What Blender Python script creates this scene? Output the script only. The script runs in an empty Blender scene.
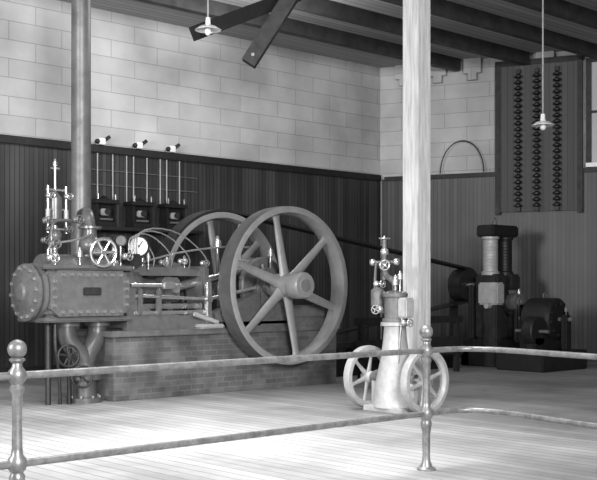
import bpy, math, random
from mathutils import Vector, Matrix
random.seed(4)
scene = bpy.context.scene
scene.view_settings.view_transform = 'Standard'

# ------------------------------------------------------------ materials
def new_mat(name):
    m = bpy.data.materials.new(name); m.use_nodes = True
    nt = m.node_tree
    return m, nt, nt.nodes["Principled BSDF"]

def metal(name, c, rough=0.45, met=0.3, var=0.35, scale=9.0, stretch=None):
    m, nt, p = new_mat(name)
    tc = nt.nodes.new("ShaderNodeTexCoord")
    n = nt.nodes.new("ShaderNodeTexNoise"); n.inputs["Scale"].default_value = scale; n.inputs["Detail"].default_value = 8
    n.inputs["Roughness"].default_value = .65
    r = nt.nodes.new("ShaderNodeValToRGB")
    lo = c*(1-var); hi = min(1, c*(1+var))
    r.color_ramp.elements[0].color = (lo, lo, lo, 1); r.color_ramp.elements[1].color = (hi, hi, hi, 1)
    r.color_ramp.elements[0].position = .35; r.color_ramp.elements[1].position = .65
    if stretch:
        mp = nt.nodes.new("ShaderNodeMapping"); mp.inputs["Scale"].default_value = stretch
        nt.links.new(tc.outputs["Object"], mp.inputs[0]); nt.links.new(mp.outputs[0], n.inputs["Vector"])
    else:
        nt.links.new(tc.outputs["Object"], n.inputs["Vector"])
    nt.links.new(n.outputs["Fac"], r.inputs["Fac"])
    nt.links.new(r.outputs["Color"], p.inputs["Base Color"])
    mr = nt.nodes.new("ShaderNodeMapRange"); nt.links.new(n.outputs["Fac"], mr.inputs["Value"])
    mr.inputs["From Min"].default_value = .3; mr.inputs["From Max"].default_value = .7
    mr.inputs["To Min"].default_value = rough*1.15; mr.inputs["To Max"].default_value = rough*.85
    nt.links.new(mr.outputs[0], p.inputs["Roughness"]); p.inputs["Metallic"].default_value = met
    return m

def boards(name, c, width, axis="X", seam=0.08, rough=0.7, var=0.25, seamc=0.25, stain=0.0, joint=0):
    m, nt, p = new_mat(name)
    N = nt.nodes.new; L = nt.links.new
    tc = N("ShaderNodeTexCoord"); sx = N("ShaderNodeSeparateXYZ"); L(tc.outputs["Object"], sx.inputs[0])
    d = N("ShaderNodeMath"); d.operation = "DIVIDE"; d.inputs[1].default_value = width; L(sx.outputs[axis], d.inputs[0])
    fr = N("ShaderNodeMath"); fr.operation = "FRACT"; L(d.outputs[0], fr.inputs[0])
    fl = N("ShaderNodeMath"); fl.operation = "FLOOR"; L(d.outputs[0], fl.inputs[0])
    lt = N("ShaderNodeMath"); lt.operation = "LESS_THAN"; lt.inputs[1].default_value = seam; L(fr.outputs[0], lt.inputs[0])
    wn = N("ShaderNodeTexWhiteNoise"); wn.noise_dimensions = "1D"; L(fl.outputs[0], wn.inputs["W"])
    no = N("ShaderNodeTexNoise"); no.inputs["Scale"].default_value = 1.3; no.inputs["Detail"].default_value = 8
    mp = N("ShaderNodeMapping"); L(tc.outputs["Object"], mp.inputs[0])
    mp.inputs["Scale"].default_value = (8, .6, .6) if axis == "X" else (.6, 8, .6)
    L(mp.outputs[0], no.inputs["Vector"])
    a = N("ShaderNodeMath"); a.operation = "ADD"; L(wn.outputs["Value"], a.inputs[0]); L(no.outputs["Fac"], a.inputs[1])
    mr = N("ShaderNodeMapRange"); L(a.outputs[0], mr.inputs["Value"])
    mr.inputs["From Min"].default_value = .2; mr.inputs["From Max"].default_value = 1.7
    mr.inputs["To Min"].default_value = c*(1-var); mr.inputs["To Max"].default_value = c*(1+var)
    mx = N("ShaderNodeMix"); mx.data_type = "FLOAT"
    L(lt.outputs[0], mx.inputs["Factor"]); L(mr.outputs[0], mx.inputs["A"]); mx.inputs["B"].default_value = c*seamc
    out = mx.outputs["Result"]
    if stain:
        n2 = N("ShaderNodeTexNoise"); n2.inputs["Scale"].default_value = .55; n2.inputs["Detail"].default_value = 7; n2.inputs["Roughness"].default_value = .62
        L(tc.outputs["Object"], n2.inputs["Vector"])
        m2 = N("ShaderNodeMapRange"); L(n2.outputs["Fac"], m2.inputs["Value"])
        m2.inputs["From Min"].default_value = .35; m2.inputs["From Max"].default_value = .6
        m2.inputs["To Min"].default_value = 1-stain; m2.inputs["To Max"].default_value = 1.05
        mu = N("ShaderNodeMath"); mu.operation = "MULTIPLY"; L(out, mu.inputs[0]); L(m2.outputs[0], mu.inputs[1]); out = mu.outputs[0]
    cb = N("ShaderNodeCombineColor")
    for k in range(3): L(out, cb.inputs[k])
    L(cb.outputs[0], p.inputs["Base Color"]); p.inputs["Roughness"].default_value = rough
    return m

def bricks(name, c1, c2, mortar, w, h, ms=0.012, rough=.85, nlo=.7, nhi=1.12, nsc=.9):
    m, nt, p = new_mat(name)
    N = nt.nodes.new; L = nt.links.new
    tc = N("ShaderNodeTexCoord"); sx = N("ShaderNodeSeparateXYZ"); L(tc.outputs["Object"], sx.inputs[0])
    ad = N("ShaderNodeMath"); ad.operation = "ADD"; L(sx.outputs["X"], ad.inputs[0]); L(sx.outputs["Y"], ad.inputs[1])
    cb = N("ShaderNodeCombineXYZ"); L(ad.outputs[0], cb.inputs[0]); L(sx.outputs["Z"], cb.inputs[1])
    b = N("ShaderNodeTexBrick"); L(cb.outputs[0], b.inputs["Vector"])
    b.inputs["Scale"].default_value = 1; b.inputs["Brick Width"].default_value = w; b.inputs["Row Height"].default_value = h
    b.inputs["Mortar Size"].default_value = ms; b.inputs["Mortar Smooth"].default_value = .2
    b.inputs["Color1"].default_value = (c1,)*3+(1,); b.inputs["Color2"].default_value = (c2,)*3+(1,)
    b.inputs["Mortar"].default_value = (mortar,)*3+(1,)
    no = N("ShaderNodeTexNoise"); no.inputs["Scale"].default_value = nsc; no.inputs["Detail"].default_value = 9
    L(tc.outputs["Object"], no.inputs["Vector"])
    mr = N("ShaderNodeMapRange"); L(no.outputs["Fac"], mr.inputs["Value"])
    mr.inputs["From Min"].default_value = .33; mr.inputs["From Max"].default_value = .66
    mr.inputs["To Min"].default_value = nlo; mr.inputs["To Max"].default_value = nhi
    mx = N("ShaderNodeMix"); mx.data_type = "RGBA"; mx.blend_type = "MULTIPLY"; mx.inputs["Factor"].default_value = 1
    L(b.outputs["Color"], mx.inputs["A"]); L(mr.outputs[0], mx.inputs["B"])
    L(mx.outputs["Result"], p.inputs["Base Color"]); p.inputs["Roughness"].default_value = rough
    bp = N("ShaderNodeBump"); bp.inputs["Strength"].default_value = .25; bp.inputs["Distance"].default_value = .01; bp.invert = True
    L(b.outputs["Fac"], bp.inputs["Height"]); L(bp.outputs[0], p.inputs["Normal"])
    return m

M = {}
M["mid"] = metal("painted_iron", .15, .33, .3, .16, 11)
M["wheel"] = metal("wheel_iron", .27, .38, .25, .1, 7)
M["tread"] = metal("wheel_tread_iron", .11, .36, .35, .15, 7)  # wheel tread shade put into the colour, darker than the lit rim faces
M["dark"] = metal("dark_iron", .03, .42, .2)
M["black"] = metal("black_iron", .012, .5, .1)
M["steel"] = metal("polished_steel", .6, .22, .85, .15)
M["brass"] = metal("bright_brass_grey", .5, .25, .7, .2)
M["lgrey"] = metal("light_grey_paint", .36, .5, .1, .15)
M["dgrey"] = metal("dull_grey_paint", .12, .5, .1, .25)
M["rail"] = metal("worn_rail_pipe", .19, .38, .45, .35, 14)
M["belt"] = metal("leather_belt", .02, .5, 0, .3)
M["white"] = metal("enamel_white", .85, .3, 0, .03)
M["trim"] = metal("dark_trim_wood", .012, .6, 0, .3)
M["beam"] = metal("beam_wood", .03, .7, 0, .4, 3)
M["post"] = metal("post_wood", .48, .75, 0, .25, 6, (5, 5, .35))
M["pole"] = metal("pole_paint", .14, .45, .2, .25, 3)
M["panel"] = boards("panel_wood", .075, .12, "X", .08, .7)
M["wall"] = bricks("block_wall", .52, .46, .31, .95, .30, .007, nlo=.68, nhi=1.12, nsc=.8)
M["found"] = bricks("foundation_brick", .12, .08, .13, .22, .075, .008, nlo=.5, nhi=1.3, nsc=2.2)
M["wains"] = boards("wainscot_boards", .05, .085, "X", .14, .42, .55, .2, .3)
M["floor"] = boards("floor_boards", .33, .14, "X", .08, .55, .22, .35, .4)
M["ceil"] = boards("ceiling_boards", .33, .15, "Y", .08, .8, .2)
mg, nt, p = new_mat("window_glass"); p.inputs["Base Color"].default_value = (.45, .45, .45, 1); p.inputs["Roughness"].default_value = .3
M["glass"] = mg

# ------------------------------------------------------------ builder
class B:
    def __init__(s, name):
        s.name = name; s.v = []; s.f = []; s.m = []; s.mats = []
    def mi(s, k):
        if k not in s.mats: s.mats.append(k)
        return s.mats.index(k)
    def add(s, vs, fs, mat):
        o = len(s.v); i = s.mi(mat)
        s.v += [tuple(v) for v in vs]
        for f in fs: s.f.append(tuple(o+k for k in f)); s.m.append(i)
    def box(s, x0, x1, y0, y1, z0, z1, mat, c=0.0, rot=None):
        if x1 < x0: x0, x1 = x1, x0
        if y1 < y0: y0, y1 = y1, y0
        if c <= 0:
            vs = [(x, y, z) for x in (x0, x1) for y in (y0, y1) for z in (z0, z1)]
            fs = [(0,1,3,2),(4,6,7,5),(0,4,5,1),(2,3,7,6),(0,2,6,4),(1,5,7,3)]
        else:
            import bmesh
            bm = bmesh.new(); bmesh.ops.create_cube(bm, size=1)
            for v in bm.verts:
                v.co = Vector(((x0+x1)/2+v.co.x*(x1-x0), (y0+y1)/2+v.co.y*(y1-y0), (z0+z1)/2+v.co.z*(z1-z0)))
            bmesh.ops.bevel(bm, geom=bm.edges[:], offset=c, segments=2, affect='EDGES')
            bm.verts.ensure_lookup_table(); bm.verts.index_update()
            vs = [v.co.copy() for v in bm.verts]; fs = [[v.index for v in f.verts] for f in bm.faces]; bm.free()
        if rot:
            ce = Vector(((x0+x1)/2, (y0+y1)/2, (z0+z1)/2)); R = rot.to_3x3()
            vs = [ce + R @ (Vector(v)-ce) for v in vs]
        s.add(vs, fs, mat)
    def prism(s, pts, y0, y1, mat):
        n = len(pts)
        vs = [(x, y0, z) for x, z in pts]+[(x, y1, z) for x, z in pts]
        fs = [tuple(range(n)), tuple(range(2*n-1, n-1, -1))]+[(i, (i+1)%n, n+(i+1)%n, n+i) for i in range(n)]
        s.add(vs, fs, mat)
    def lathe(s, prof, o, ax, mat, seg=24, loop=False):
        ax = Vector(ax).normalized(); o = Vector(o)
        u = ax.orthogonal().normalized(); w = ax.cross(u)
        n = len(prof); vs = []
        for r, h in prof:
            for k in range(seg):
                t = 2*math.pi*k/seg
                vs.append(o + ax*h + (u*math.cos(t)+w*math.sin(t))*r)
        fs = []
        rng = n if loop else n-1
        for i in range(rng):
            j = (i+1) % n
            for k in range(seg):
                k2 = (k+1) % seg
                fs.append((i*seg+k, i*seg+k2, j*seg+k2, j*seg+k))
        if not loop:
            fs.append(tuple(range(seg))[::-1]); fs.append(tuple((n-1)*seg+k for k in range(seg)))
        s.add(vs, fs, mat)
    def cyl(s, p1, p2, r1, mat, r2=None, seg=20):
        p1 = Vector(p1); p2 = Vector(p2); h = (p2-p1).length
        s.lathe([(r1, 0), (r1 if r2 is None else r2, h)], p1, p2-p1, mat, seg)
    def ball(s, c, r, mat, seg=16, sz=1.0):
        pr = []
        for i in range(1, 8):
            t = math.pi*i/8
            pr.append((r*math.sin(t), -r*sz*math.cos(t)))
        pr = [(r*.05, -r*sz)] + pr + [(r*.05, r*sz)]
        s.lathe(pr, c, (0,0,1), mat, seg)
    def tube(s, pts, r, mat, seg=10, smooth=0):
        P = [Vector(p) for p in pts]
        for _ in range(smooth):
            Q = [P[0]]
            for i in range(len(P)-1):
                Q.append(P[i]*.75+P[i+1]*.25); Q.append(P[i]*.25+P[i+1]*.75)
            Q.append(P[-1]); P = Q
        vs = []; u = None
        rr = r if isinstance(r, (list, tuple)) else None
        for i, p in enumerate(P):
            t = (P[min(i+1, len(P)-1)]-P[max(i-1, 0)]).normalized()
            if u is None: u = t.orthogonal().normalized()
            u = (u - t*u.dot(t)).normalized(); w = t.cross(u)
            q = r if not rr else rr[0]+(rr[1]-rr[0])*i/(len(P)-1)
            for k in range(seg):
                a = 2*math.pi*k/seg
                vs.append(p+(u*math.cos(a)+w*math.sin(a))*q)
        fs = []
        for i in range(len(P)-1):
            for k in range(seg):
                k2 = (k+1) % seg
                fs.append((i*seg+k, i*seg+k2, (i+1)*seg+k2, (i+1)*seg+k))
        fs.append(tuple(range(seg))[::-1]); fs.append(tuple((len(P)-1)*seg+k for k in range(seg)))
        s.add(vs, fs, mat)
    def ring(s, c, ax, R, r, mat, seg=28):
        pr = [(R+r*math.cos(2*math.pi*i/8), r*math.sin(2*math.pi*i/8)) for i in range(8)]
        s.lathe(pr, c, ax, mat, seg, loop=True)
    def bolts(s, c, ax, R, n, r, h, mat):
        ax = Vector(ax).normalized(); c = Vector(c); u = ax.orthogonal().normalized(); w = ax.cross(u)
        for k in range(n):
            t = 2*math.pi*k/n
            p = c+(u*math.cos(t)+w*math.sin(t))*R
            s.cyl(p, p+ax*h, r, mat, seg=6)
    def handwheel(s, c, ax, R, mat, r=.014, sp=5):
        ax = Vector(ax).normalized(); c = Vector(c); u = ax.orthogonal().normalized(); w = ax.cross(u)
        s.ring(c, ax, R, r, mat)
        for k in range(sp):
            t = 2*math.pi*k/sp+.3
            s.cyl(c, c+(u*math.cos(t)+w*math.sin(t))*R, r*.8, mat, seg=8)
        s.cyl(c-ax*.02, c+ax*.03, R*.2, mat, seg=12)
    def flange_pipe(s, p1, p2, r, mat, fr=1.7, ft=.03):
        p1 = Vector(p1); p2 = Vector(p2); d = (p2-p1).normalized()
        s.cyl(p1, p2, r, mat)
        s.cyl(p1, p1+d*ft, r*fr, mat); s.cyl(p2-d*ft, p2, r*fr, mat)
        s.bolts(p1+d*ft, d, r*fr*.82, 6, .012, .015, mat); s.bolts(p2-d*ft, -d, r*fr*.82, 6, .012, .015, mat)
    def oiler(s, p, mat="brass", k=1.0):
        s.lathe([(.012*k,0),(.012*k,.05*k),(.035*k,.06*k),(.035*k,.12*k),(.02*k,.13*k),(.02*k,.15*k),(.006*k,.17*k)], p, (0,0,1), mat, 12)
    def globe(s, p, mat="brass", k=1.0, ax=(0,-1,0)):
        p = Vector(p); ax = Vector(ax).normalized()
        s.ball(p, .05*k, mat, 12); s.cyl(p, p+ax*.13*k, .014*k, mat, seg=8)
        s.handwheel(p+ax*.13*k, ax, .055*k, mat, .008*k, 4)
    def done(s, loc=(0,0,0), rotz=0, sharp=35):
        me = bpy.data.meshes.new(s.name); me.from_pydata(s.v, [], s.f)
        for k in s.mats: me.materials.append(M[k])
        me.polygons.foreach_set("material_index", s.m)
        import bmesh
        bm = bmesh.new(); bm.from_mesh(me); bmesh.ops.recalc_face_normals(bm, faces=bm.faces); bm.to_mesh(me); bm.free()
        me.polygons.foreach_set("use_smooth", [True]*len(me.polygons))
        me.set_sharp_from_angle(angle=math.radians(sharp))
        ob = bpy.data.objects.new(s.name, me); scene.collection.objects.link(ob)
        ob.location = loc; ob.rotation_euler = (0, 0, rotz)
        return ob

# ------------------------------------------------------------ room
CEIL = 6.18; WAIN = 3.78; YB = 15.36; XC = 16.55
wd = Vector((.396, -.919, 0)).normalized(); wang = math.atan2(wd.y, wd.x)
b = B("floor"); b.box(-3, 25, -4, 16, -.2, 0, "floor"); b.done()
b = B("ceiling"); b.box(-3, 25, -4, 16, CEIL, CEIL+.15, "ceil"); b.done()
b = B("wall_back"); b.box(-3, XC, YB, YB+.3, 0, CEIL, "wall"); b.done()
b = B("wall_left"); b.box(-3.3, -3, -4, YB+.3, 0, CEIL, "wall"); b.done()
b = B("wall_right"); b.box(0, 21, 0, .3, 0, CEIL, "wall")
# corbel blocks carrying the joist ends
for k in range(12):
    x = .38+k*.74
    if 2.4 < x < 4.3: 
        b.box(x, x+.36, -.12, 0, CEIL-.12, CEIL, "wall"); continue
    b.box(x, x+.36, -.12, 0, CEIL-.30, CEIL, "wall"); b.box(x+.09, x+.27, -.12, 0, CEIL-.44, CEIL-.30, "wall")
b.done((XC, YB, 0), wang)
b = B("wainscot_back"); b.box(-3, XC-.03, YB-.04, YB-.001, 0, WAIN, "wains"); b.done()
b = B("wainscot_right"); b.box(.05, 21, -.04, -.001, 0, WAIN, "wains"); b.done((XC, YB, 0), wang)
b = B("trim_1"); b.box(-3, XC-.06, YB-.10, YB-.001, WAIN-.04, WAIN+.09, "trim", .01); b.done()
b = B("trim_2"); b.box(.12, 21, -.09, -.001, WAIN-.04, WAIN+.05, "trim", .01); b.done((XC, YB, 0), wang)
b = B("baseboard_back"); b.box(-3, XC-.06, YB-.07, YB-.04, 0, .2, "trim"); b.done()
b = B("ceiling_joists")
for k in range(11):
    y = .7+k*1.3
    b.box(-3, XC+(YB-y)*.431-.16, y-.08, y+.08, CEIL-.24, CEIL, "beam")
b.done()

WR = ((XC, YB, 0), wang)
b = B("switch_panel")
b.box(2.58, 4.22, -.10, -.042, 3.0, 5.97, "panel")
for x in (2.52, 4.16): b.box(x, x+.1, -.13, -.042, 2.95, 6.05, "trim")
b.box(2.52, 4.26, -.13, -.042, 5.95, 6.06, "trim")
for x in (3.0, 3.37, 3.77):
    b.cyl((x, -.17, 3.0), (x, -.17, 5.8), .02, "black", seg=8)
    for k in range(23):
        z = 3.08+k*.118
        b.lathe([(.03,0),(.078,.02),(.078,.05),(.03,.078)], (x, -.17, z), (0,0,1), "black", 12)
    b.box(x-.04, x+.04, -.19, -.1, 5.78, 5.86, "black"); b.box(x-.04, x+.04, -.19, -.1, 3.0, 3.08, "black")
b.done(*WR)
b = B("window_1")
b.box(4.4, 6.4, -.05, 0, 3.9, 5.9, "glass")
for x in (4.32, 5.33, 6.34): b.box(x, x+.1, -.09, -.0, 3.84, 5.96, "trim")
b.box(4.32, 6.44, -.12, 0, 3.84, 3.92, "white"); b.box(4.32, 6.44, -.09, 0, 5.9, 5.98, "trim"); b.box(4.32, 6.44, -.07, 0, 4.9, 4.95, "trim")
b.done(*WR)
b = B("wire_hoop")
pts = [(1.83+.46*math.cos(t), -.12, 3.84+.66*math.sin(t)) for t in [math.pi*i/16 for i in range(17)]]
b.tube(pts, .012, "black", 8); b.done(*WR)

# ------------------------------------------------------------ columns and braces
b = B("timber_post"); b.box(9.69, 9.94, 8.375, 8.625, 0, CEIL-.241, "post", .012); b.done()
b = B("iron_column")
b.lathe([(.18,0),(.18,.06),(.15,.1),(.14,.2),(.135,3),(.13,CEIL-.2),(.2,CEIL-.1),(.2,CEIL)], (7.58,12.62,0), (0,0,1), "pole", 32)
b.done()
def brace(p1, p2, w):
    b = B("timber_brace"); p1 = Vector(p1); p2 = Vector(p2); d = (p2-p1).normalized()
    u = d.cross(Vector((0,0,1))).normalized(); v = d.cross(u)
    vs = [p+u*i*w/2+v*j*w/2 for p in (p1, p2) for i in (-1,1) for j in (-1,1)]
    b.add(vs, [(0,1,3,2),(4,6,7,5),(0,4,5,1),(2,3,7,6),(0,2,6,4),(1,5,7,3)], "trim")
    b.cyl(p1+d*.12-u*(w/2+.02), p1+d*.12+u*(w/2+.02), .025, "steel", seg=8)
    b.done()
brace((8.72,11.55,4.95), (11.33,11.25,CEIL), .2)
brace((9.26,11.05,4.53), (10.03,10.34,CEIL), .2)

def pendant(x, y, z, r):
    b = B("pendant_lamp")
    b.cyl((x,y,z+.1), (x,y,CEIL), .012, "lgrey", seg=8)
    b.lathe([(.03,.13),(.035,.05),(.04,.03),(r*.6,.015),(r,-.03),(r,-.035),(r*.55,0),(.02,.01)], (x,y,z), (0,0,1), "white", 24)
    b.ball((x,y,z-.05), .045, "white", 12, 1.2)
    b.lathe([(.06,CEIL-.03-z),(.05,CEIL-z)], (x,y,z), (0,0,1), "dark", 16)
    b.done()
pendant(8.42,10.87,4.85,.17)
pendant(12.74,8.66,3.81,.16)

# ------------------------------------------------------------ flywheels / main engine
WX, WZ, WR_ = 10.05, 1.49, 1.125
def spoked(b, cx, y, cz, R, w, th, mat, nsp=6, a0=.7, hub=.17, hl=.18, spr=(.075,.055), tread=None):
    ax = (0,1,0); o = (cx, y, cz)
    h = w/2
    b.lathe([(R,-h*.96),(R-.012,-h),(R-th,-h),(R-th-.03,-h*.35),(R-th-.03,h*.35),(R-th,h),(R-.012,h),(R,h*.96),(R-.03,h*.5),(R-.03,-h*.5)], o, ax, mat, 96, loop=True)
    b.lathe([(R,-h*.95),(R+.008,0),(R,h*.95),(R-.02,h*.9),(R-.02,-h*.9)], o, ax, tread or mat, 96, loop=True)
    b.lathe([(hub*.8,-hl),(hub,-hl+.02),(hub,hl-.02),(hub*.8,hl)], o, ax, mat, 32)
    for k in range(nsp):
        t = a0+2*math.pi*k/nsp
        d = Vector((math.cos(t),0,math.sin(t))); e = Vector((-math.sin(t),0,math.cos(t)))
        vs = []; ns = 14
        for (rr, q) in ((hub*.8, 1.25), (hub*1.5, 1.0), (R-th-.1, spr[1]/spr[0]), (R-th+.0, spr[1]/spr[0]*1.35)):
            for j in range(ns):
                f = 2*math.pi*j/ns
                vs.append(Vector(o)+d*rr+e*math.cos(f)*spr[0]*q+Vector((0,1,0))*math.sin(f)*spr[0]*.55*q)
        fs = []
        for i in range(3):
            for j in range(ns):
                j2 = (j+1)%ns; fs.append((i*ns+j, i*ns+j2, (i+1)*ns+j2, (i+1)*ns+j))
        b.add(vs, fs, mat)

E = B("steam_engine")
for y in (11.16, 12.68):
    spoked(E, WX, y, WZ, WR_, .27, .085, "wheel", a0=.72, tread="tread")
E.lathe([(.17,0),(.19,-.02),(.19,-.2),(.17,-.23),(.05,-.235)], (WX,10.98,WZ), (0,1,0), "wheel", 32)
E.cyl((WX,10.74,WZ), (WX,13.0,WZ), .09, "steel", seg=24)
# foundation
E.box(7.35, 11.35, 11.44, 12.4, .0, .82, "found", .01)
E.box(7.3, 11.4, 11.4, 12.44, .82, .90, "dgrey", .01)
# cylinder / valve chest
E.box(6.40, 7.6, 11.47, 12.1, 1.08, 1.70, "mid", .05)
E.prism([(6.43,1.2),(6.55,1.1),(7.45,1.1),(7.57,1.2),(7.57,1.57),(7.45,1.67),(6.55,1.67),(6.43,1.57)], 11.41, 11.5, "mid")
for i in range(8):
    x = 6.60+i*.117
    for z in (1.155, 1.615): E.cyl((x,11.41,z), (x,11.37,z), .023, "steel", seg=6)
for z in (1.24,1.34,1.44,1.53):
    for x in (6.485, 7.515): E.cyl((x,11.41,z), (x,11.37,z), .023, "steel", seg=6)
E.box(6.88, 7.14, 11.39, 11.42, 1.36, 1.46, "dark", .01)
E.box(6.36, 7.66, 11.44, 12.14, 1.68, 1.74, "mid", .02)
E.box(6.36, 7.66, 11.44, 12.14, 1.03, 1.09, "mid", .02)
c = (6.42,11.78,1.40)
E.lathe([(.36,0),(.36,.05),(.31,.06),(.31,.09),(.355,.10),(.355,.14),(.27,.15),(.24,.17),(.12,.19),(.1,.22),(.04,.23)], c, (-1,0,0), "mid", 40)
E.bolts((6.28,11.78,1.40), (-1,0,0), .31, 14, .022, .035, "steel")
E.lathe([(.36,0),(.36,.1),(.30,.12),(.26,.3),(.24,.32)], (7.6,11.83,1.42), (1,0,0), "mid", 36)
E.bolts((7.7,11.83,1.42), (1,0,0), .33, 12, .02, .03, "steel")
E.lathe([(.28,0),(.28,1.0)], (6.55,11.85,1.60), (1,0,0), "mid", 36)
for x in (6.6,6.88,7.2,7.48): E.lathe([(.285,0),(.285,.03)], (x,11.85,1.60), (1,0,0), "steel", 36)
# throttle valve and handwheel
E.flange_pipe((7.25,11.85,1.85), (7.25,11.85,2.25), .09, "mid")
E.ball((7.25,11.85,2.0), .15, "mid", 20)
E.cyl((7.25,11.85,1.95), (7.16,11.35,1.9), .03, "steel")
E.cyl((7.25,11.75,1.96), (7.20,11.55,1.93), .07, "mid")
E.handwheel((7.14,11.35,1.9), (-.15,-1,-.1), .17, "steel", .022, 6)
E.tube([(7.25,11.85,2.2),(7.25,11.9,2.4),(7.35,12.1,2.45),(7.5,12.45,2.45)], .08, "mid", 14, 2)
# pressure gauge
E.cyl((7.9,11.75,1.5), (7.9,11.75,1.9), .02, "brass")
E.lathe([(.13,0),(.15,.01),(.15,.06),(.13,.07)], (7.9,11.72,2.0), (-.45,-1,.05), "dark", 32)
E.lathe([(.12,.0),(.12,.004)], Vector((7.9,11.72,2.0))+Vector((-.45,-1,.05)).normalized()*.068, (-.45,-1,.05), "white", 32)
g = Vector((7.9,11.72,2.0))+Vector((-.45,-1,.05)).normalized()*.08
E.cyl(g, g+Vector((.05,-.02,.07)), .006, "black", seg=6); E.cyl(g, g+Vector((-.45,-1,.05)).normalized()*.01, .015, "black", seg=10)
for (x,y,z,r) in ((7.62,11.7,2.0,.07),):
    E.cyl((x,y,1.75),(x,y,z),.015,"brass"); E.lathe([(r,0),(r,.04),(r*.8,.05)],(x,y,z+r),(-.4,-1,0),"dgrey",20)
for (x,y,k) in ((6.95,11.6,1.1),(7.45,11.6,1.3),(7.75,11.6,1.0),(8.0,11.62,.9),(6.6,11.6,.9)):
    E.cyl((x,y,1.7),(x,y,1.8),.012,"brass",seg=8); E.oiler((x,y,1.78),k=k)
E.globe((6.5,11.55,1.82), k=1.0); E.globe((7.55,11.5,1.86), k=.9)
E.tube([(6.5,11.6,1.8),(6.5,11.6,2.0),(6.9,11.6,2.05),(7.2,11.7,2.15)], .014, "brass", 8, 2)
# multi-feed oil pump with delivery pipes
E.box(7.66,7.84,11.52,11.7,1.74,1.9,"dark",.02)
for i in range(4):
    E.tube([(7.68+i*.045,11.6,1.9),(7.68+i*.045,11.6,2.12+i*.04),(7.9+i*.2,11.68,2.14+i*.04),(8.2+i*.3,11.75,1.9),(8.2+i*.3,11.8,1.7)], .010, "brass", 8, 2)
for (x,z) in ((8.3,1.8),(8.62,1.82),(9.0,1.8)): E.globe((x,11.75,z), k=.8)
E.tube([(6.6,11.7,1.74),(6.6,11.7,2.2),(6.72,11.8,2.32),(7.1,11.85,2.3)], .02, "mid", 8, 2)
E.globe((6.6,11.68,2.0),"mid",1.0); E.globe((6.95,11.7,2.32),"mid",.9)
for (x,y,z) in ((7.6,12.0,2.0),(7.9,12.05,1.95),(8.2,12.1,1.9)):
    E.lathe([(.11,0),(.11,.15),(.06,.2),(.04,.35)], (x,y,z-.3), (0,0,1), "dark", 18); E.globe((x,y,z+.08),"dark",1.2)
E.tube([(7.6,12.0,1.75),(8.2,12.1,1.75),(8.9,12.15,1.7),(9.0,12.15,1.0)], .05, "dark", 12, 2)
# tall sight feed lubricator
lx, ly = 6.8, 11.95
E.cyl((lx,ly,1.7),(lx,ly,2.25),.03,"brass"); E.ball((lx,ly,2.12),.09,"mid")
E.lathe([(.05,0),(.085,.03),(.085,.30),(.05,.34),(.03,.38)], (lx,ly,2.3), (0,0,1), "mid", 20)
for dx in (-.13,.13):
    E.cyl((lx+dx,ly-.05,2.15),(lx+dx,ly-.05,2.75),.018,"brass"); E.cyl((lx+dx,ly-.05,2.3),(lx+dx,ly-.05,2.45),.03,"lgrey")
    E.globe((lx+dx,ly-.06,2.2),"mid", k=.7); E.globe((lx+dx,ly-.06,2.62), k=.7)
for z in (2.2,2.45,2.7): E.cyl((lx-.15,ly-.04,z),(lx+.15,ly-.04,z),.014,"brass",seg=8)
E.cyl((lx,ly,2.65),(lx,ly,3.05),.018,"brass"); E.cyl((lx-.06,ly,2.98),(lx+.06,ly,2.98),.012,"brass",seg=8)
E.oiler((lx,ly,2.95),k=.9)
for z,dx in ((2.3,-.2),(2.05,-.22)): E.globe((lx+dx,ly-.1,z),"mid", k=.8)
E.cyl((lx-.22,ly-.1,2.05),(lx,ly,2.05),.014,"brass",seg=8); E.cyl((lx-.2,ly-.1,2.3),(lx,ly,2.3),.014,"brass",seg=8)
# bed / girder frame
E.box(7.6, 9.1, 11.58, 12.1, .88, 1.10, "mid", .05)
E.prism([(7.6,.9),(9.3,.9),(9.3,1.02),(9.0,1.14),(8.5,1.08),(8.0,1.14),(7.75,1.3),(7.6,1.35)], 11.52, 11.62, "mid")
E.box(7.7, 8.9, 11.5, 11.55, 1.10, 1.15, "steel", .01)
E.prism([(7.75,1.62),(8.95,1.62),(8.95,1.68),(8.7,1.74),(8.0,1.74),(7.75,1.8)], 11.72, 11.94, "mid")
E.box(7.75, 8.95, 11.72, 11.94, 1.17, 1.24, "steel", .015)
E.lathe([(.27,0),(.17,.12),(.15,.3)], (7.9,11.83,1.42), (1,0,0), "mid", 24)
E.box(8.92, 9.04, 11.62, 12.04, 1.0, 1.76, "mid", .03)
E.cyl((7.7,11.83,1.44),(8.4,11.83,1.44),.045,"steel")
E.box(8.3, 8.6, 11.7, 11.96, 1.26, 1.6, "mid", .03)
E.cyl((8.45,11.6,1.44),(8.45,12.05,1.44),.06,"steel")
E.tube([(8.45,11.83,1.44),(9.3,11.83,1.6),(9.97,11.83,1.75)], .06, "steel", 12)
E.lathe([(.13,-.07),(.13,.07)], (9.96,11.83,1.75), (0,1,0), "brass", 20)
for y in (11.68, 11.98):
    E.lathe([(.40,-.05),(.42,-.03),(.42,.03),(.40,.05)], (WX,y,WZ), (0,1,0), "mid", 40)
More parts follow.
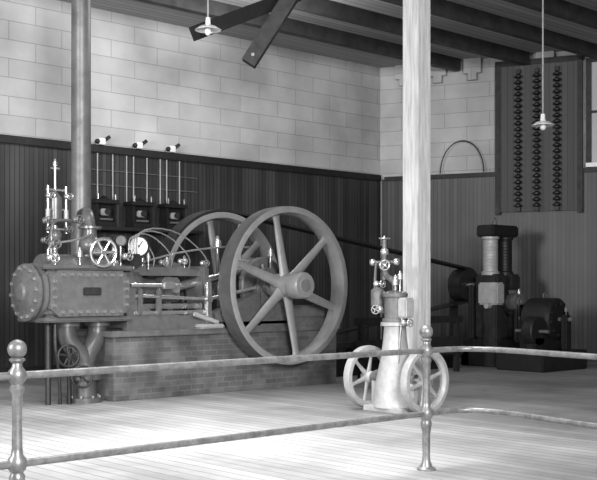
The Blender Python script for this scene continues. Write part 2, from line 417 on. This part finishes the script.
for y in (11.42, 12.14):
    E.box(9.75, 10.43, y, y+.16, .9, 1.5, "mid", .04)
    E.lathe([(.2,0),(.2,.16)], (WX,y,WZ), (0,1,0), "mid", 24)
    E.box(9.92, 10.26, y+.01, y+.15, 1.6, 1.74, "mid", .03)
    for x in (9.9, 10.28): E.cyl((x,y+.08,1.5),(x,y+.08,1.8),.02,"steel",seg=8)
    E.cyl((WX,y+.08,1.7),(WX,y+.08,1.85),.015,"brass",seg=8); E.oiler((WX,y+.08,1.83),k=1.4)
    E.prism([(9.0,.92),(9.8,.92),(9.8,1.4),(9.0,1.12)], y, y+.16, "mid")
E.box(9.0, 11.2, 11.42, 12.3, .88, 1.0, "mid", .02)
E.box(10.4, 11.1, 11.42, 11.58, 1.0, 1.2, "mid", .03)
# valve gear on the front side
E.cyl((7.6,11.5,1.36),(8.9,11.5,1.3),.022,"steel"); E.cyl((8.9,11.5,1.3),(9.9,11.5,1.48),.025,"steel")
E.cyl((7.6,11.44,1.49),(8.4,11.44,1.49),.024,"steel"); E.box(8.1,8.3,11.4,11.48,1.44,1.54,"steel",.015)
E.box(8.85, 8.95, 11.45, 11.52, .98, 1.55, "steel", .02); E.cyl((8.9,11.44,1.3),(8.9,11.58,1.3),.05,"steel"); E.cyl((8.9,11.44,1.02),(8.9,11.6,1.02),.06,"steel")
E.box(8.7,9.1,11.36,11.58,.90,.96,"lgrey",.02); E.cyl((8.6,11.4,1.1),(9.0,11.4,.98),.03,"lgrey")
E.lathe([(.17,-.04),(.17,.04)], (9.98,11.37,1.5), (0,1,0), "mid", 24)
for x in (7.75,8.05): E.box(x, x+.07, 11.46, 11.54, 1.1, 1.45, "mid", .02)
for x in (8.05,8.45,8.75): E.oiler((x,11.83,1.72),k=1.1)
E.tube([(8.0,11.75,1.8),(8.6,11.75,1.95),(9.4,11.75,2.05),(9.9,11.8,2.05)], .014, "brass", 8, 2)
E.cyl((9.75,11.83,1.6),(9.75,11.83,2.15),.018,"brass",seg=8); E.oiler((9.75,11.83,2.1),k=1.7)
E.cyl((9.55,12.1,1.2),(9.55,12.1,2.0),.018,"brass",seg=8); E.oiler((9.55,12.1,1.95),k=1.6)
# exhaust pipework beneath the cylinder
E.cyl((6.85,11.75,1.05),(6.85,11.75,.97),.16,"mid"); E.cyl((7.3,11.75,1.05),(7.3,11.75,.97),.16,"mid")
E.tube([(6.85,11.75,1.0),(6.85,11.75,.82),(6.95,11.72,.68),(7.06,11.7,.58),(7.08,11.7,.45)], .12, "tread", 18, 2)
E.tube([(7.3,11.75,1.0),(7.3,11.75,.86),(7.22,11.72,.72),(7.12,11.7,.6),(7.08,11.7,.45)], .12, "tread", 18, 2)
E.cyl((7.08,11.7,.5),(7.08,11.7,0),.13,"tread",seg=24)
E.lathe([(.23,0),(.23,.06),(.15,.07),(.15,.28),(.22,.29),(.22,.36),(.14,.38)], (7.08,11.7,.0), (0,0,1), "tread", 28)
E.bolts((7.08,11.7,.06), (0,0,1), .19, 8, .02, .03, "steel")
# drain valves
E.tube([(6.6,11.6,1.05),(6.6,11.6,.7),(6.65,11.6,.5),(6.7,11.65,.0)], .022, "dark", 10, 2)
E.tube([(6.8,11.5,.45),(6.95,11.52,.45),(7.05,11.6,.45)], .025, "dark", 10, 1)
E.handwheel((6.66,11.38,.62), (-.2,-1,.1), .13, "black", .016, 5); E.cyl((6.66,11.38,.62),(6.75,11.62,.6),.018,"black")
E.handwheel((6.8,11.3,.36), (-.2,-1,.1), .13, "black", .016, 5); E.cyl((6.8,11.3,.36),(6.86,11.6,.38),.018,"black")
E.cyl((6.8,11.6,.0),(6.8,11.6,.7),.03,"black"); E.cyl((6.56,11.7,.0),(6.56,11.7,1.05),.035,"dark")
E.done()

# ------------------------------------------------------------ belt and dynamo
PX, PZ, PR = 16.0, 1.52, .30
def belt_loop(name, y, w, c1, r1, c2, r2, th=.012):
    b = B(name)
    dx = c2[0]-c1[0]; dz = c2[1]-c1[1]; D = math.hypot(dx, dz); base = math.atan2(dz, dx)
    al = math.acos((r1-r2)/D)
    path = []
    for i in range(41):
        t = base+al+(2*math.pi-2*al)*i/40
        path.append((c1[0]+r1*math.cos(t), c1[1]+r1*math.sin(t), math.cos(t), math.sin(t)))
    for i in range(21):
        t = base-al+2*al*i/20
        path.append((c2[0]+r2*math.cos(t), c2[1]+r2*math.sin(t), math.cos(t), math.sin(t)))
    vs = []; n = len(path)
    for (x, z, nx, nz) in path:
        for (yy, o) in ((y-w/2, .001), (y+w/2, .001), (y+w/2, th), (y-w/2, th)):
            vs.append((x+nx*o, yy, z+nz*o))
    fs = []
    for i in range(n):
        j = (i+1) % n
        for k in range(4):
            k2 = (k+1) % 4; fs.append((i*4+k, i*4+k2, j*4+k2, j*4+k))
    b.add(vs, fs, "belt"); b.done()
belt_loop("drive_belt", 12.68, .26, (WX, WZ), WR_+.009, (PX, PZ), PR, .035)

def dynamo(x, y):
    b = B("dynamo")
    zb = .45
    b.box(x-.55, x+.45, y-.42, y+.45, 0, zb-.08, "black", .02)
    b.box(x-.5, x+.4, y-.4, y+.42, zb-.08, zb+.05, "black", .02)
    b.box(x-.38, x-.06, y-.26, y+.26, zb+.05, 1.72, "dark", .04)
    b.box(x+.06, x+.38, y-.26, y+.26, zb+.05, 1.72, "dark", .04)
    b.cyl((x,y-.3,1.2),(x,y+.3,1.2),.24,"dark",seg=32)
    b.lathe([(.16,0),(.16,.2)], (x,y-.5,1.2), (0,1,0), "mid", 24)
    for dx, m in ((-.23,"lgrey"), (.21,"black")):
        b.lathe([(.17,1.70),(.17,1.76),(.14,1.78),(.14,2.36),(.17,2.38),(.17,2.42)], (x+dx,y,0), (0,0,1), m, 28)
        for q in range(10): b.ring((x+dx,y,1.82+q*.058), (0,0,1), .138, .008, m, 24)
    b.box(x-.42, x+.40, y-.2, y+.2, 2.42, 2.64, "black", .03)
    b.cyl((x-.1,y,2.64),(x-.1,y,2.7),.04,"dgrey"); b.ring((x-.1,y,2.73),(0,1,0),.05,.012,"dgrey")
    b.cyl((x,y-.55,1.2),(x,y+.75,1.2),.04,"steel")
    for yy in (y-.54, y+.42):
        b.box(x-.1, x+.1, yy, yy+.12, zb, 1.18, "dark", .03); b.lathe([(.1,0),(.1,.12)], (x,yy,1.2), (0,1,0), "dgrey", 20); b.oiler((x,yy+.06,1.28))
    b.box(x-.2,x+.2,y-.42,y-.38,1.35,1.42,"dgrey",.01)
    return b
b = dynamo(16.25, 12.05)
b.lathe([(PR,-.14),(PR+.0,.14)], (PX,12.68,PZ), (0,1,0), "dark", 36)
b.cyl((PX,12.4,PZ),(PX,12.95,PZ),.04,"steel")
b.box(PX-.1,PX+.1,12.38,12.5,.4,PZ,"dark",.03); b.box(PX-.1,PX+.1,12.86,12.96,.0,PZ,"dark",.03)
b.box(PX-.3,PX+.3,12.3,12.52,0,.5,"black",.02)
b.box(15.62,15.86,11.6,12.05,1.15,1.56,"lgrey",.03)
b.box(15.66,15.82,11.65,11.95,.0,1.15,"dark",.02)
b.cyl((15.55,11.8,1.13),(15.9,11.8,1.13),.05,"lgrey")
b.done()

b = B("motor_generator")
x, y = 16.1, 10.9
b.box(x-.8, x+.6, y-.5, y+.5, 0, .35, "black", .02)
b.lathe([(.32,-.3),(.38,-.25),(.38,.25),(.32,.3)], (x,y,.9), (0,1,0), "black", 36)
b.bolts((x,y-.3,.9),(0,-1,0),.28,10,.02,.03,"dark")
b.box(x-.45,x+.45,y-.25,y+.25,.35,.6,"black",.03)
b.cyl((x,y-.58,.9),(x,y+.55,.9),.04,"dgrey")
for yy in (y-.5,y+.38): b.box(x-.1,x+.1,yy,yy+.12,.35,.98,"black",.03); b.oiler((x,yy+.06,.98),"dgrey")
b.ring((x,y,1.32),(0,1,0),.05,.014,"dgrey")
b.lathe([(.2,.28),(.2,.38)], (x,y,.9), (0,1,0), "dark", 24)
b.lathe([(.24,0),(.26,.02),(.26,.2),(.24,.22)], (x-.6,y-.3,.7), (0,1,0), "black", 28)
b.box(x-.75,x-.45,y-.3,y-.1,.35,.6,"black",.02)
b.cyl((x-.6,y-.48,.7),(x-.6,y+.2,.7),.03,"dgrey")
b.done()

b = B("timber_skid")
b.box(12.0, 15.3, 12.2, 12.36, 0, .3, "trim", .01); b.box(12.0, 15.3, 13.1, 13.26, 0, .3, "trim", .01)
for x in (12.1,12.9,13.7,14.5,15.1): b.box(x, x+.16, 12.15, 13.3, .3, .46, "beam", .01)
b.box(12.0, 15.3, 12.18, 12.34, .46, .56, "beam", .01)
b.done()
b = B("belt_guard_rail")
for x in (12.0,13.2,14.4): b.box(x, x+.09, 11.55, 11.64, 0, .95, "trim", .01)
b.box(11.9,14.6,11.56,11.63,.86,.98,"trim",.01); b.box(11.9,14.6,11.56,11.63,.3,.62,"trim",.01)
b.done()

# ------------------------------------------------------------ small vertical engine
V = B("vertical_steam_pump")
vx, vy = 9.2, 8.3
spoked(V, vx, 7.84, .385, .37, .10, .05, "lgrey", 6, .3, .07, .07, (.03,.022))
spoked(V, vx, 8.74, .385, .37, .10, .05, "lgrey", 6, .3, .07, .07, (.03,.022))
V.cyl((vx,7.74,.385),(vx,8.82,.385),.03,"steel")
V.box(vx-.24,vx+.24,vy-.3,vy+.3,0,.08,"lgrey",.015)
V.lathe([(.27,.06),(.25,.12),(.22,.4),(.17,.62),(.14,.85),(.13,1.0),(.17,1.01),(.17,1.05)], (vx,vy,0), (0,0,1), "lgrey", 28)
for y in (8.02,8.58): V.lathe([(.07,-.05),(.07,.05)], (vx,y,.385), (0,1,0), "mid", 20); V.box(vx-.06,vx+.06,y-.05,y+.05,.06,.36,"lgrey",.01)
V.lathe([(.15,1.05),(.15,1.09),(.125,1.1),(.125,1.34),(.15,1.35),(.15,1.39),(.06,1.42)], (vx,vy,0), (0,0,1), "dgrey", 28)
V.bolts((vx,vy,1.39),(0,0,1),.125,8,.012,.02,"steel")
V.box(vx-.08,vx+.08,vy-.24,vy-.1,1.1,1.34,"lgrey",.02)
V.cyl((vx-.1,vy-.13,.5),(vx-.08,vy-.18,1.1),.014,"steel",seg=8)
V.globe((vx-.1,vy-.22,1.05),k=.8); V.globe((vx-.1,vy+.15,1.2),k=.9,ax=(-1,-.3,0))
V.tube([(vx,vy,1.4),(vx,vy,1.5),(vx,vy+.06,1.56),(vx,vy+.16,1.6),(vx,vy+.17,1.8)], .035, "dgrey", 10, 2)
V.cyl((vx,vy+.17,1.55),(vx,vy+.17,2.02),.026,"dgrey"); V.ball((vx,vy+.17,1.72),.07,"dgrey"); V.ball((vx,vy+.17,1.88),.05,"brass")
V.handwheel((vx,vy+.17,2.04),(0,0,1),.06,"steel",.01,4)
V.cyl((vx,vy-.02,1.76),(vx,vy+.36,1.76),.016,"steel",seg=8); V.ball((vx,vy+.36,1.76),.042,"steel"); V.ball((vx,vy-.02,1.76),.042,"steel")
V.globe((vx,vy+.17,1.72),k=1.0,ax=(-.7,-.7,0)); V.globe((vx,vy+.3,1.5),k=.8)
V.tube([(vx,vy+.3,1.76),(vx,vy+.33,1.5),(vx,vy+.3,1.2),(vx,vy+.15,1.15)], .016, "dgrey", 8, 2)
V.lathe([(.05,0),(.08,.02),(.08,.2),(.04,.24)], (vx,vy+.28,1.22), (0,0,1), "dgrey", 16)
V.oiler((vx-.05,vy-.05,1.42),k=1.1); V.oiler((vx,vy-.08,1.5),k=.9)
V.cyl((vx,vy-.08,1.4),(vx,vy-.08,1.52),.012,"brass",seg=8)
V.done()

# ------------------------------------------------------------ instruments on the back wall
b = B("instrument_shelf")
b.box(9.0, 11.5, 14.95, YB-.04, 2.42, 2.48, "trim", .01)
for x in (9.1,10.2,11.35): b.box(x,x+.05,15.0,YB-.04,2.1,2.42,"trim")
b.box(9.0,11.5,15.2,YB-.04,1.7,2.1,"dark",.01)
b.done()
for x in (9.5,10.22,10.92):
    b = B("recording_instrument")
    y = 15.1
    b.box(x-.2,x+.2,y-.12,y+.14,2.481,2.56,"black",.01)
    b.box(x-.2,x-.16,y-.1,y+.12,2.56,2.86,"black",.01); b.box(x+.16,x+.2,y-.1,y+.12,2.56,2.86,"black",.01)
    b.box(x-.24,x+.24,y-.13,y+.14,2.86,2.93,"black",.01)
    b.box(x-.16,x+.16,y+.0,y+.1,2.56,2.86,"black",.01)
    b.box(x-.08,x+.08,y-.06,y+.0,2.67,2.78,"lgrey",.015)
    b.lathe([(.045,0),(.05,.02),(.05,.04)], (x+.02,y-.07,2.73), (0,-1,0), "dark", 20)
    b.cyl((x-.12,y-.08,2.6),(x+.12,y-.08,2.6),.018,"dgrey",seg=8)
    b.lathe([(.12,2.93),(.06,2.98),(.02,3.0)], (x,y,0), (0,0,1), "black", 16)
    b.cyl((x-.17,y-.1,2.92),(x-.17,y-.1,3.02),.015,"steel",seg=8); b.cyl((x+.17,y-.1,2.92),(x+.17,y-.1,3.02),.015,"steel",seg=8)
    b.done()
b = B("wall_conduits")
for x in (9.36,9.5,9.8,10.08,10.22,10.5,10.78,10.92,11.2):
    b.cyl((x,YB-.07,2.5),(x,YB-.07,WAIN-.05),.012,"lgrey",seg=8)
for z in (3.2,3.45): b.cyl((9.0,YB-.06,z),(11.6,YB-.06,z),.009,"dgrey",seg=8)
b.done()
for x in (9.55,10.3,11.0):
    b = B("cutout_switch")
    b.box(x-.06,x+.06,YB-.16,YB-.02,WAIN+.091,WAIN+.2,"white",.01)
    b.cyl((x+.05,YB-.1,WAIN+.16),(x+.15,YB-.14,WAIN+.24),.03,"black",seg=10)
    b.ball((x-.08,YB-.12,WAIN+.14),.045,"black",10)
    b.done()

# ------------------------------------------------------------ railing
R = B("pipe_railing")
yR = 5.45
def newel(x, y):
    R.lathe([(.075,0),(.075,.015),(.05,.03),(.035,.07),(.03,.12),(.033,.3),(.045,.36),(.045,.38),(.034,.40),(.05,.42),(.055,.45),(.05,.48),(.034,.50),
             (.03,.54),(.027,.7),(.03,.84),(.042,.87),(.042,.885),(.03,.9),(.05,.925),(.055,.95),(.05,.975),(.03,1.0),(.028,1.02),(.045,1.035),(.045,1.045),(.025,1.055)],
            (x,y,0), (0,0,1), "rail", 24)
    R.ball((x,y,1.1), .055, "rail", 20)
for (x,y) in ((2.86,yR),(6.41,yR),(-.8,yR),(6.65,2.2)): newel(x,y)
for z in (.45,.95):
    r = .023
    R.cyl((-.8,yR,z),(6.41,yR,z),r,"rail",seg=14)
    R.tube([(6.41,yR,z),(6.68,yR,z),(6.84,5.4,z),(6.93,5.2,z),(6.9,4.9,z),(6.78,4.4,z),(6.65,3.6,z),(6.65,2.2,z)], r, "rail", 14, 3)
R.done()

# ------------------------------------------------------------ lights
def area(name, loc, target, size, power, sy=None, spread=None):
    l = bpy.data.lights.new(name, "AREA"); l.energy = power; l.size = size
    if sy: l.shape = "RECTANGLE"; l.size_y = sy
    if spread: l.spread = spread
    o = bpy.data.objects.new(name, l); scene.collection.objects.link(o); o.location = loc
    o.rotation_euler = (Vector(target)-Vector(loc)).to_track_quat('-Z','Y').to_euler()
area("left_fill", (-2.7, 8, 3.6), (8, 12.5, 3.2), 2.8, 1050, 2.4)  # added area lamp inside the solid left wall, which has no window
area("front_fill", (1, -3, 4.4), (7, 13, 2.8), 3.5, 1000, 2.6, math.radians(115))
area("floor_fill", (5.6, 7.6, 5.9), (5.9, 7.9, 0), 3.6, 310, 3.6, math.radians(88))  # added lamp below the closed ceiling, brightens the middle of the floor
pl = bpy.data.lights.new("ceiling_fill", "POINT"); pl.energy = 200; pl.shadow_soft_size = .4  # added fill lamp with no visible fitting, lightens the ceiling
po = bpy.data.objects.new("ceiling_fill", pl); scene.collection.objects.link(po); po.location = (10.6, 12.0, 5.5)

w = bpy.data.worlds.new("World"); scene.world = w; w.use_nodes = True
w.node_tree.nodes["Background"].inputs[0].default_value = (1,1,1,1); w.node_tree.nodes["Background"].inputs[1].default_value = .16

# ------------------------------------------------------------ camera
cam = bpy.data.cameras.new("camera"); co = bpy.data.objects.new("camera", cam); scene.collection.objects.link(co)
cam.sensor_width = 36; cam.lens = 36*1050/597; cam.shift_y = 49/597
co.location = (0, 0, 1.44); co.rotation_euler = (math.radians(90), 0, -math.atan2(.678, .735))
cam.clip_end = 100
scene.camera = co
